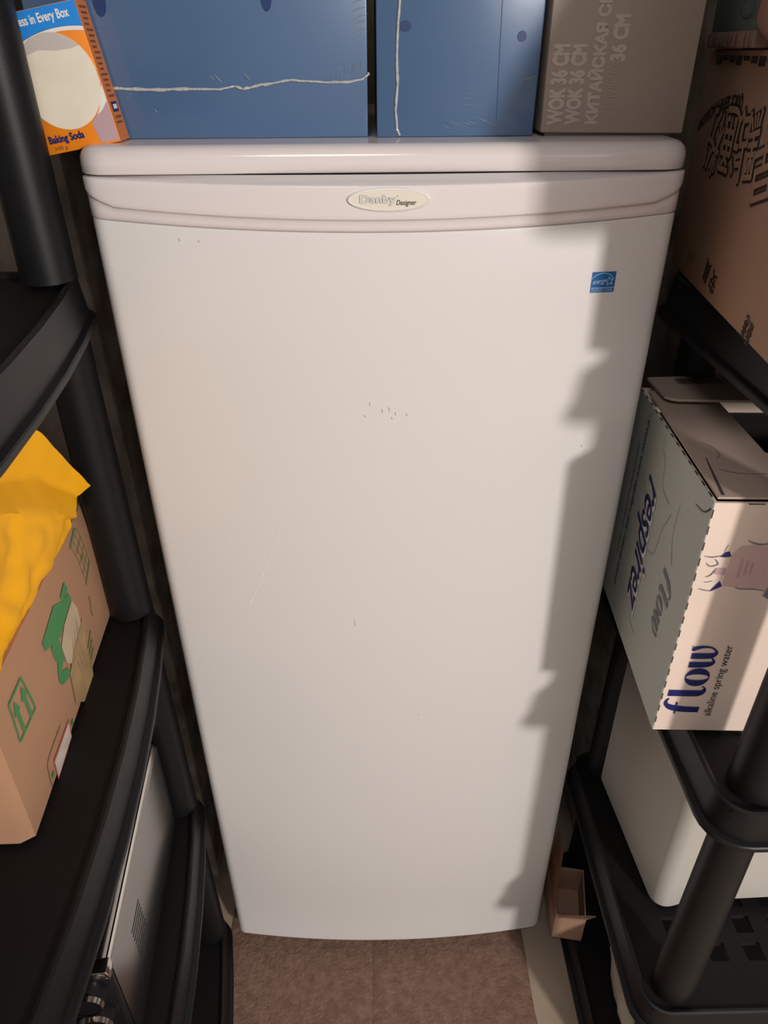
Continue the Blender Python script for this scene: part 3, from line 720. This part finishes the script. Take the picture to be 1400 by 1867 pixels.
for ch, yc, zc, rot in (('早', -0.055, 1.434, 0.30), ('點', -0.004, 1.442, 0.16), ('通', 0.050, 1.4435, 0.0), ('粉', 0.106, 1.437, -0.16)):
    char(ch, yc, zc-0.004, 0.053, 0.055, rot)
def arcw(p, q):
    a = p/0.125; return (p, q-0.030*(a*1.05-0.12)**2*-1)
bp('lettering', ink_m, lambda B: text_bm(B, bmp, 'QUICK SERVE MACARONI', 0.040, -1.4815, length=0.135, height=0.0115, bold=0.02, h=0.0004, warp=arcw))
bp('lettering', ink_m, lambda B: text_bm(B, bmp, '安', 0.000, -1.3165, length=0.019, height=0.020, bold=0.01, h=0.0004, warp=lambda p, q: (p+0.25*q, q-0.25*p)))
bp('lettering', ink_m, lambda B: text_bm(B, bmp, '員', 0.026, -1.3215, length=0.019, height=0.020, bold=0.01, h=0.0004, warp=lambda p, q: (p+0.25*q, q-0.25*p)))
bp('lettering', ink_m, lambda B: text_bm(B, bmp, '香港', -0.125, -1.304, length=0.024, height=0.020, bold=0.01, h=0.0004, warp=lambda p, q: (p+0.25*q, q-0.25*p)))
bp('lettering', inkb_m, lambda B: text_bm(B, bmp, 'CASE', 0.090, -1.3200, length=0.030, height=0.010, h=0.0004, warp=lambda p, q: (p, q+0.1*p)))
for k in range(16): bp('print_mark', ink_m, lambda B: pr_rect(B, bmp, -0.20+0.0225*k, -1.5145, -0.20+0.0225*k+0.018, -1.5065-0.002*(k % 3), 0.0004))
# green wrapped pack and pink pouch on it
t = thing('wrapped_pack', (0.46, 0.12, 1.5205), 'dull green pack in wrinkled clear wrap lying on the large brown carton', 'pack')
px = lambda y: 0.338+0.02*(y-0.02)/0.15
bm = NB(); quadbox(bm, [(px(0.015), 0.015, 1.534), (0.60, 0.0, 1.534), (0.62, 0.175, 1.534), (px(0.175), 0.175, 1.534), (px(0.015)-0.002, 0.015, 1.63), (0.60, 0.0, 1.63), (0.62, 0.175, 1.63), (px(0.175)-0.002, 0.175, 1.63)]); bev(bm, 0.003, 2); finish(bm, 'pack_body', teal_m, t)
bm = NB(); quadbox(bm, [(px(0.015)-0.001, 0.014, 1.5207), (0.60, 0.0, 1.5207), (0.62, 0.178, 1.5207), (px(0.178)-0.001, 0.178, 1.5207), (px(0.015)-0.002, 0.014, 1.535), (0.60, 0.0, 1.535), (0.62, 0.178, 1.535), (px(0.178)-0.002, 0.178, 1.535)]); bev(bm, 0.002, 2); finish(bm, 'wrap_end', clearwrap_m, t)['label'] = 'wrinkled reddish clear wrap'
tm = lambda a, b, h=0.0: Vector((px(a)-0.0032-h, a, b))
for k in range(5): print_part('wrap_fold', pinkbag_m, t, lambda B: pr_stroke(B, tm, [(0.155-0.028*k, 1.5225), (0.152-0.028*k, 1.534)], 0.0035, 0.0006, 3))
print_part('print_mark', ink_m, t, lambda B: [pr_ring(B, tm, 0.045, 1.552, 0.020, 0.0075, 0.0012, 0.0008, 30)])
print_part('lettering', grey_ink, t, lambda B: text_bm(B, tm, '(33)', 0.034, 1.5485, length=0.022, height=0.006, h=0.0009))
bm = NB(); rings = []
for k in range(13):
    s_ = k/12; y = 0.005-0.335*s_; cx = 0.384-0.006*s_; w = 0.066+0.004*math.sin(s_*PI); hgt = 0.052; cz = 1.572-0.116*max(0, (s_-0.55)/0.45)**1.2  # near end, out of view, lengthened and lowered to shade the freezer lid
    e = 0.25+0.75*min(1, math.sin(max(0.02, min(0.98, s_))*PI)*6); ring = []
    for q in range(20):
        th = 2*PI*q/20; cc, ss = math.cos(th), math.sin(th)
        sx_ = math.copysign(abs(cc)**0.42, cc)*w*(0.6+0.4*e); sz_ = math.copysign(abs(ss)**0.42, ss)*hgt*e
        n_ = 0.003*noise.noise((cc*2+s_*3, ss*2, s_*7))
        ring.append(Vector((cx+sx_+n_, y, cz+sz_+n_)))
    rings.append(ring)
loft(bm, rings)
tag(finish(bm, 'soft_pouch', pinkbag_m, None, True, 1.2), 'dusty pink soft pouch drooping over the top edge of the large brown carton, its unseen end shaped to shade the lid', 'pouch')

# sage and cream water carton
t = thing('water_carton', (0.46, -0.03, 0.8262), 'sage and cream bottled water carton with navy logo, on the middle right shelf', 'box')
nb, fb, zb, zt = Vector((0.316, -0.172)), Vector((0.333, 0.108)), 0.8268, 1.150
wd = Vector((0.280, -0.017)).normalized()*0.0
fdir = Vector((1.0, -0.045)).normalized(); W_ = 0.30
def fsx(y, z): return 0.316+(y+0.172)*0.0607-0.0028*(z-zb)/(zt-zb)
def corner(z, dy=0.0): return Vector((0.316-0.0028*(z-zb)/(zt-zb), -0.172-0.004*(z-zb)/(zt-zb), z))
def fpt(a, z, h=0.0):                # point on the cream front, a metres from the left edge
    c = corner(z); return Vector((c.x+fdir.x*a, c.y+fdir.y*a-h, z))
bm = NB()
def ringz(z, ins=0.0):
    c = corner(z); F = Vector((fsx(0.108, z), 0.108, z)); X = Vector((fdir.x*W_, fdir.y*W_, 0))
    u = Vector((ins, 0, 0)); v = Vector((0, ins, 0))
    return [c+u+v, c+X-u+v, F+X-u-v, F+u-v]
loft(bm, [ringz(zb), ringz(zt), ringz(zt, 0.003), ringz(zb+0.003, 0.003)])
finish(bm, 'carton_body', cream_card, t, False)
bm = NB(); quadbox(bm, [corner(zb)+Vector((-0.0008, 0.001, 0)), corner(zb)+Vector((0.0004, 0.0, 0)), Vector((fsx(0.109, zb)+0.0004, 0.109, zb)), Vector((fsx(0.109, zb)-0.0008, 0.109, zb)),
                        corner(zt)+Vector((-0.0008, 0.001, 0.001)), corner(zt)+Vector((0.0004, 0.0, 0.001)), Vector((fsx(0.109, zt)+0.0004, 0.109, zt+0.001)), Vector((fsx(0.109, zt)-0.0008, 0.109, zt+0.001))])
side = finish(bm, 'side_panel', sage_m, t, False); side['label'] = 'sage side panel with script lettering'
sm_ = lambda a, b, h=0.0: Vector((fsx(-b, zt-a)-0.0009-h, -b, zt-a))           # a downwards from the top, b towards the camera
fr_ = lambda a, b, h=0.0: fpt(b, zb+a, h+0.0002)                                  # plain front coordinates are (z, x)
frt = lambda a, b, h=0.0: fpt(-b, zb+a, h+0.0002)                                 # reads upwards, letters lean to the left
for L in ([(0.053, 1.066), (0.026, 1.061), (0.010, 1.050), (-0.001, 1.037)], [(0.053, 1.033), (0.024, 1.024), (0.008, 1.016), (-0.001, 1.006)], [(-0.082, 1.079), (-0.075, 1.06), (-0.068, 1.051), (-0.062, 1.021), (-0.055, 1.003), (-0.037, 0.997)],
          [(0.052, 0.896), (0.020, 0.893), (-0.015, 0.887), (-0.027, 0.876), (-0.05, 0.872)], [(0.035, 1.153), (0.047, 1.135), (0.05, 1.128)], [(-0.017, 1.145), (-0.017, 1.125), (-0.033, 1.119), (-0.04, 1.09), (-0.07, 1.083)],
          [(0.057, 0.986), (0.040, 0.961), (0.058, 0.922)], [(-0.10, 1.10), (-0.10, 1.06), (-0.115, 1.03)]):
    print_part('line_print', sagel_m, side, lambda B: pr_stroke(B, sm_, [(zt-z, -y) for y, z in L], [0.0009]*(len(L)-1)+[0.0018], 0.0003))
def sprint(m, body, z0, y0, ln, hgt, sh=0.25, bold=0.0, h=0.0006, dy=0.0):
    print_part('lettering', m, side, lambda B: text_bm(B, sm_, body, zt-z0, -y0, length=ln, height=hgt, shear=sh, bold=bold, h=h, warp=lambda p, q: (p, q-dy*p)))
sprint(ink_m, "trouvez votre équilibre avec l'eau de source", 1.133, 0.050, 0.264, 0.0115, 0.2, 0.0, 0.0006, 0.045)
sprint(grey_ink, 'naturellement alcaline par nature', 1.093, 0.069, 0.178, 0.0095, 0.2, 0.0, 0.0006, 0.03)
sprint(white_print, 'respirez', 1.0760, 0.0020, 0.187, 0.046, 0.45, 0.018, 0.0004, -0.03)
sprint(navy_m, 'respirez', 1.0795, 0.0060, 0.187, 0.046, 0.45, 0.008, 0.0007, -0.03)
def logo(B, mp, s, sh=0.0, h=0.0006):
    f = lambda L: [(a*s, b*s) for a, b in L]
    ww = lambda L: [x*s for x in L]
    pr_stroke(B, mp, f([(0.0045, 0), (0.0050, 0.018), (0.0075, 0.032), (0.0130, 0.0395), (0.0190, 0.0400), (0.0225, 0.0375)]), ww([0.0092, 0.0092, 0.0088, 0.0050, 0.0030, 0.0016]), h, 8, sh)
    pr_stroke(B, mp, f([(-0.003, 0.0270), (0.0165, 0.0275)]), ww([0.0016, 0.0022]), h+0.0001, 3, sh)
    pr_stroke(B, mp, f([(0.0315, 0.0405), (0.0315, 0.020), (0.0318, 0.0065), (0.0355, 0.0012), (0.0405, 0.0012), (0.0430, 0.0050)]), ww([0.0100, 0.0100, 0.0096, 0.0058, 0.0022, 0.0012]), h, 8, sh)
    n = 36
    for i in range(n):
        q = [2*PI*i/n, 2*PI*(i+1)/n]
        o_ = [((0.0575+0.0142*math.cos(t))*s, (0.0130+0.0138*math.sin(t))*s) for t in q]; i_ = [((0.0575+0.0046*math.cos(t))*s, (0.0130+0.0126*math.sin(t))*s) for t in q]
        P = [(a+sh*b, b) for a, b in (o_[0], o_[1], i_[1], i_[0])]; pr_poly(B, mp, P, h)
    pr_stroke(B, mp, f([(0.0770, 0.0265), (0.0775, 0.008), (0.0800, 0.0012), (0.0845, 0.0008), (0.0885, 0.0050), (0.0900, 0.010)]), ww([0.0086, 0.0084, 0.0056, 0.0024, 0.0016, 0.0014]), h, 8, sh)
    pr_stroke(B, mp, f([(0.0905, 0.0265), (0.0908, 0.008), (0.0935, 0.0012), (0.0985, 0.0010), (0.1035, 0.0075), (0.1040, 0.0170), (0.1015, 0.0245), (0.0980, 0.0262)]), ww([0.0086, 0.0084, 0.0056, 0.0026, 0.0024, 0.0040, 0.0055, 0.0030]), h+0.0001, 8, sh)
print_part('logo', grey_ink, side, lambda B: logo(B, lambda a, b, h=0.0: sm_(zt-1.016+a, 0.098+b, h), 0.82, 0.18))
print_part('logo', navy_m, t, lambda B: logo(B, lambda a, b, h=0.0: frt(0.8585-zb+a, -0.0465+b, h), 1.0), 'navy brand logo')
print_part('logo', ink_m, t, lambda B: pr_ring(B, frt, 0.963-zb, -0.019, 0.0009, 0.0009, 0.0004, 0.0005, 14))
print_part('lettering', ink_m, t, lambda B: text_bm(B, frt, 'alkaline spring water', 0.8525-zb, -0.0622, length=0.113, height=0.0088, h=0.0005))
# splash picture (a = height over the base, b = metres from the left edge)
ft = lambda a, b, h=0.0: fpt(b, a, h+0.0002)
Q = lambda L: [(z, x-0.3145) for x, z in L]
print_part('picture_print', pinkp_m, t, lambda B: pr_poly(B, ft, Q([(0.345, 1.049), (0.3455, 1.088), (0.352, 1.099), (0.372, 1.102), (0.420, 1.102), (0.420, 1.040), (0.385, 1.046), (0.356, 1.047)]), 0.0003), 'pale pink drink pack in a splash')
print_part('picture_print', mauve_m, t, lambda B: pr_poly(B, ft, Q([(0.333, 1.064), (0.3335, 1.072), (0.344, 1.0715), (0.344, 1.063)]), 0.0005))
for dx in (0.0, 0.006, 0.0115): print_part('picture_print', mauve_m, t, lambda B: pr_rect(B, ft, 1.0605+dx*0.3, 0.0420+dx, 1.0840-dx*0.5, 0.0442+dx, 0.0006))
for P in ([(0.334, 1.086), (0.338, 1.092), (0.342, 1.093), (0.345, 1.087), (0.339, 1.0855)], [(0.333, 1.041), (0.338, 1.050), (0.341, 1.055), (0.3445, 1.0485), (0.337, 1.043)], [(0.392, 1.048), (0.402, 1.050), (0.412, 1.046), (0.415, 1.036), (0.400, 1.030), (0.390, 1.036)]):
    print_part('splash_print', navy_m if P[0][0] < 0.39 else grey_ink, t, lambda B: pr_poly(B, ft, Q(P), 0.0006))
for P in ([(0.318, 1.087), (0.326, 1.0855), (0.335, 1.0875)], [(0.322, 1.078), (0.327, 1.074), (0.334, 1.077), (0.330, 1.083)], [(0.333, 1.071), (0.330, 1.063), (0.325, 1.060)], [(0.321, 1.045), (0.327, 1.043), (0.334, 1.042)], [(0.357, 1.107), (0.362, 1.104), (0.372, 1.102), (0.380, 1.104)], [(0.358, 1.048), (0.364, 1.045), (0.378, 1.045), (0.390, 1.043)], [(0.337, 1.093), (0.339, 1.101)], [(0.325, 1.053), (0.334, 1.055)]):
    print_part('splash_print', grey_ink, t, lambda B: pr_stroke(B, ft, Q(P), [0.0006]+[0.0014]*(len(P)-2)+[0.0007], 0.0006))
bm = NB(); q = ringz(1.10, 0.006); q2 = ringz(1.118, 0.006); loft(bm, [q, q2]); finish(bm, 'opening_shade_plate', darkin_m, t, False)  # near-black plate standing in for the shade inside the open carton
# flaps of the water carton
def slab(name, pts, z, th, m, parent, label=None):
    bm = NB(); lo = [Vector((a, b_, z)) for a, b_ in pts]; hi = [p+Vector((0, 0, th)) for p in lo]
    loft(bm, [lo, hi]); o = finish(bm, name, m, parent, False)
    if label: o['label'] = label
    return o
lf = slab('top_flap', [(0.3155, -0.1745), (0.3325, 0.085), (0.407, 0.060), (0.402, -0.085), (0.410, -0.092), (0.610, -0.100), (0.610, -0.1885)], 1.1535, 0.0025, pinkcard_m, t)
tf = plane_map((0, 0, 1.1560), (1, 0, 0), (0, 1, 0))
print_part('slit', dash_m, lf, lambda B: pr_stroke(B, tf, [(0.3345, -0.096), (0.3300, -0.120), (0.3215, -0.1715)], [0.0010, 0.0020, 0.0032], 0.0003))
for L in ([(0.338, -0.120), (0.350, -0.128), (0.372, -0.132), (0.40, -0.13)], [(0.345, -0.098), (0.352, -0.088), (0.350, -0.070), (0.342, -0.062)]):
    print_part('line_print', inkb_m, lf, lambda B: pr_stroke(B, tf, L, 0.0007, 0.0003))
ff = slab('rear_flap', [(0.336, 0.106), (0.338, 0.046), (0.344, 0.039), (0.352, 0.036), (0.455, 0.028), (0.455, 0.112)], 1.1620, 0.0030, pinkcard_m, t)
k = 0; y0 = 0.0
random.seed(3)
xx = 0.368
while xx < 0.424:
    w = random.choice((0.0007, 0.0012, 0.0018)); fm3 = lambda a, b, h=0.0: Vector((a, b, 1.1651+h))
    print_part('barcode_bar', ink_m, ff, lambda B: pr_rect(B, fm3, xx, 0.082, xx+w, 0.100, 0.0003)); xx += w+random.choice((0.0008, 0.0014))
for i in range(13):
    y = 0.100-0.0215*i
    print_part('perforation', dash_m, t, lambda B: pr_poly(B, lambda a, b, h=0.0: Vector((fsx(a, 1.15)+b-0.0010, a, 1.1520+h)), [(y, 0.0), (y-0.0095, 0.0), (y-0.0095, 0.0017), (y, 0.0017)], 0))
for i in range(16):
    z = 0.840+0.0195*i
    print_part('perforation', dash_m, t, lambda B: pr_rect(B, frt, z-zb, 0.0003, z-zb+0.010, -0.0009, 0.0003))
for i in range(6):
    print_part('perforation', dash_m, t, lambda B: pr_rect(B, frt, zt-zb-0.0012, -0.032-0.035*i, zt-zb, -0.048-0.035*i, 0.0004))
print_part('slit', dash_m, t, lambda B: pr_stroke(B, sm_, [(0.0245, 0.1375), (0.0200, 0.160), (0.0080, 0.1735)], [0.0008, 0.0013, 0.0018], 0.0004))

# white appliance on the lower right shelf
t = thing('white_appliance', (0.55, -0.0, 0.3755), 'off white plastic appliance with an arched base, on the lowest right shelf', 'appliance')
A0 = Vector((0.412, -0.142, 0)); ax = Vector((1, 0.03, 0)).normalized(); ay = Vector((-0.075, 1, 0)).normalized(); wA, dA = 0.30, 0.285
bm = NB(); rings = []
def aring(z, ins):
    pts = rrect(ins, wA-ins, ins, dA-ins, 0.022, 6, 0)
    return pts
base = rrect(0, wA, 0, dA, 0.022, 6)
def foot_z(p):
    u = p.x; v = p.y
    a = min(max((u-0.024)/0.032, 0), 1)*min(max((wA-0.024-u)/0.032, 0), 1)
    c_ = min(max((v-0.03)/0.03, 0), 1)*min(max((dA-0.03-v)/0.03, 0), 1)
    sm = lambda k: k*k*(3-2*k)
    return 0.3765+0.013*max(sm(a) if v < 0.03 or v > dA-0.03 else 0, 0)
base2 = []
for i, p in enumerate(base):
    q = base[(i+1) % len(base)]; base2.append(p)
    if (q-p).length > 0.015:
        for s_ in (0.25, 0.5, 0.75): base2.append(p.lerp(q, s_))
def put(p, z, ins=0.0):
    c_ = Vector((wA/2, dA/2, 0)); q = c_+(p-c_)*(1-ins/0.14); w = A0+ax*q.x+ay*q.y; return Vector((w.x, w.y, z))
for z, ins in ((0, 0.006), (0.004, 0.001), (0.012, 0.0)): rings.append([put(p, foot_z(p)+z, ins) for p in base2])
for z, ins in ((0.45, 0.0), (0.60, 0.0), (0.715, 0.001), (0.727, 0.005), (0.732, 0.012)): rings.append([put(p, z, ins) for p in base2])
loft(bm, rings); finish(bm, 'housing', white_m, t, True, 0.6)

# things low on the right
t = thing('crumpled_carton', (0.355, 0.03, 0.053), 'small torn brown carton on the bottom shelf of the right rack, beside the freezer', 'box')
bm = NB(); o_ = [(0.317, -0.014), (0.372, -0.024), (0.392, 0.075), (0.322, 0.088)]
Z0 = 0.0545
R_ = [[Vector((a+0.004*k*(0 if i in (1, 2) else -0.3), b_, z)) for i, (a, b_) in enumerate(o_)] for k, z in ((0, Z0), (1, Z0+0.075))]
cen = Vector((0.351, 0.031, 0)); I_ = [[Vector((cen.x+(p.x-cen.x)*0.93, cen.y+(p.y-cen.y)*0.94, z)) for p in R_[0]] for z in (Z0+0.075, Z0+0.005)]
loft(bm, R_+I_); finish(bm, 'carton_body', kraftr_m, t, False)
bm = NB(); n = 8
lo_, hi_ = [], []
strip = []
for k in range(n+1):
    s_ = k/n; strip.append((Vector((0.3155-0.006*math.sin(s_*2.2)*(1-s_)+0.004*s_, -0.013+0.030*s_, Z0+0.060+0.165*s_)), Vector((0.321+0.003*s_, 0.082-0.010*s_, Z0+0.062+0.165*s_))))
V = [[bm.verts.new(p) for p in r] for r in strip]
for a, c in zip(V, V[1:]): bm.faces.new((a[0], a[1], c[1], c[0]))
bmesh.ops.solidify(bm, geom=bm.faces[:], thickness=0.003); finish(bm, 'side_flap', kraftr_m, t, True)
bm = NB(); quadbox(bm, [(0.322, -0.016, 0.125), (0.372, -0.024, 0.129), (0.372, -0.0215, 0.129), (0.322, -0.0135, 0.125), (0.330, -0.032, 0.158), (0.382, -0.038, 0.164), (0.382, -0.0355, 0.164), (0.330, -0.0295, 0.158)]); finish(bm, 'front_flap', kraftr_m, t, False)
bm = NB(); bmesh.ops.create_uvsphere(bm, u_segments=40, v_segments=24, radius=1.0)
for v in bm.verts:
    p = v.co.copy(); n_ = noise.noise(p*1.7+Vector((3, 1, 2)))*0.22+noise.noise(p*4.5)*0.10
    p *= 1+n_; v.co = Vector((0.455+p.x*0.060, -0.155+p.y*0.125, max(0.0545, 0.130+p.z*0.080)))
tag(finish(bm, 'plastic_bag', bagw_m, None, True, 1.5), 'crumpled whitish plastic bag on the bottom shelf of the right rack', 'bag')
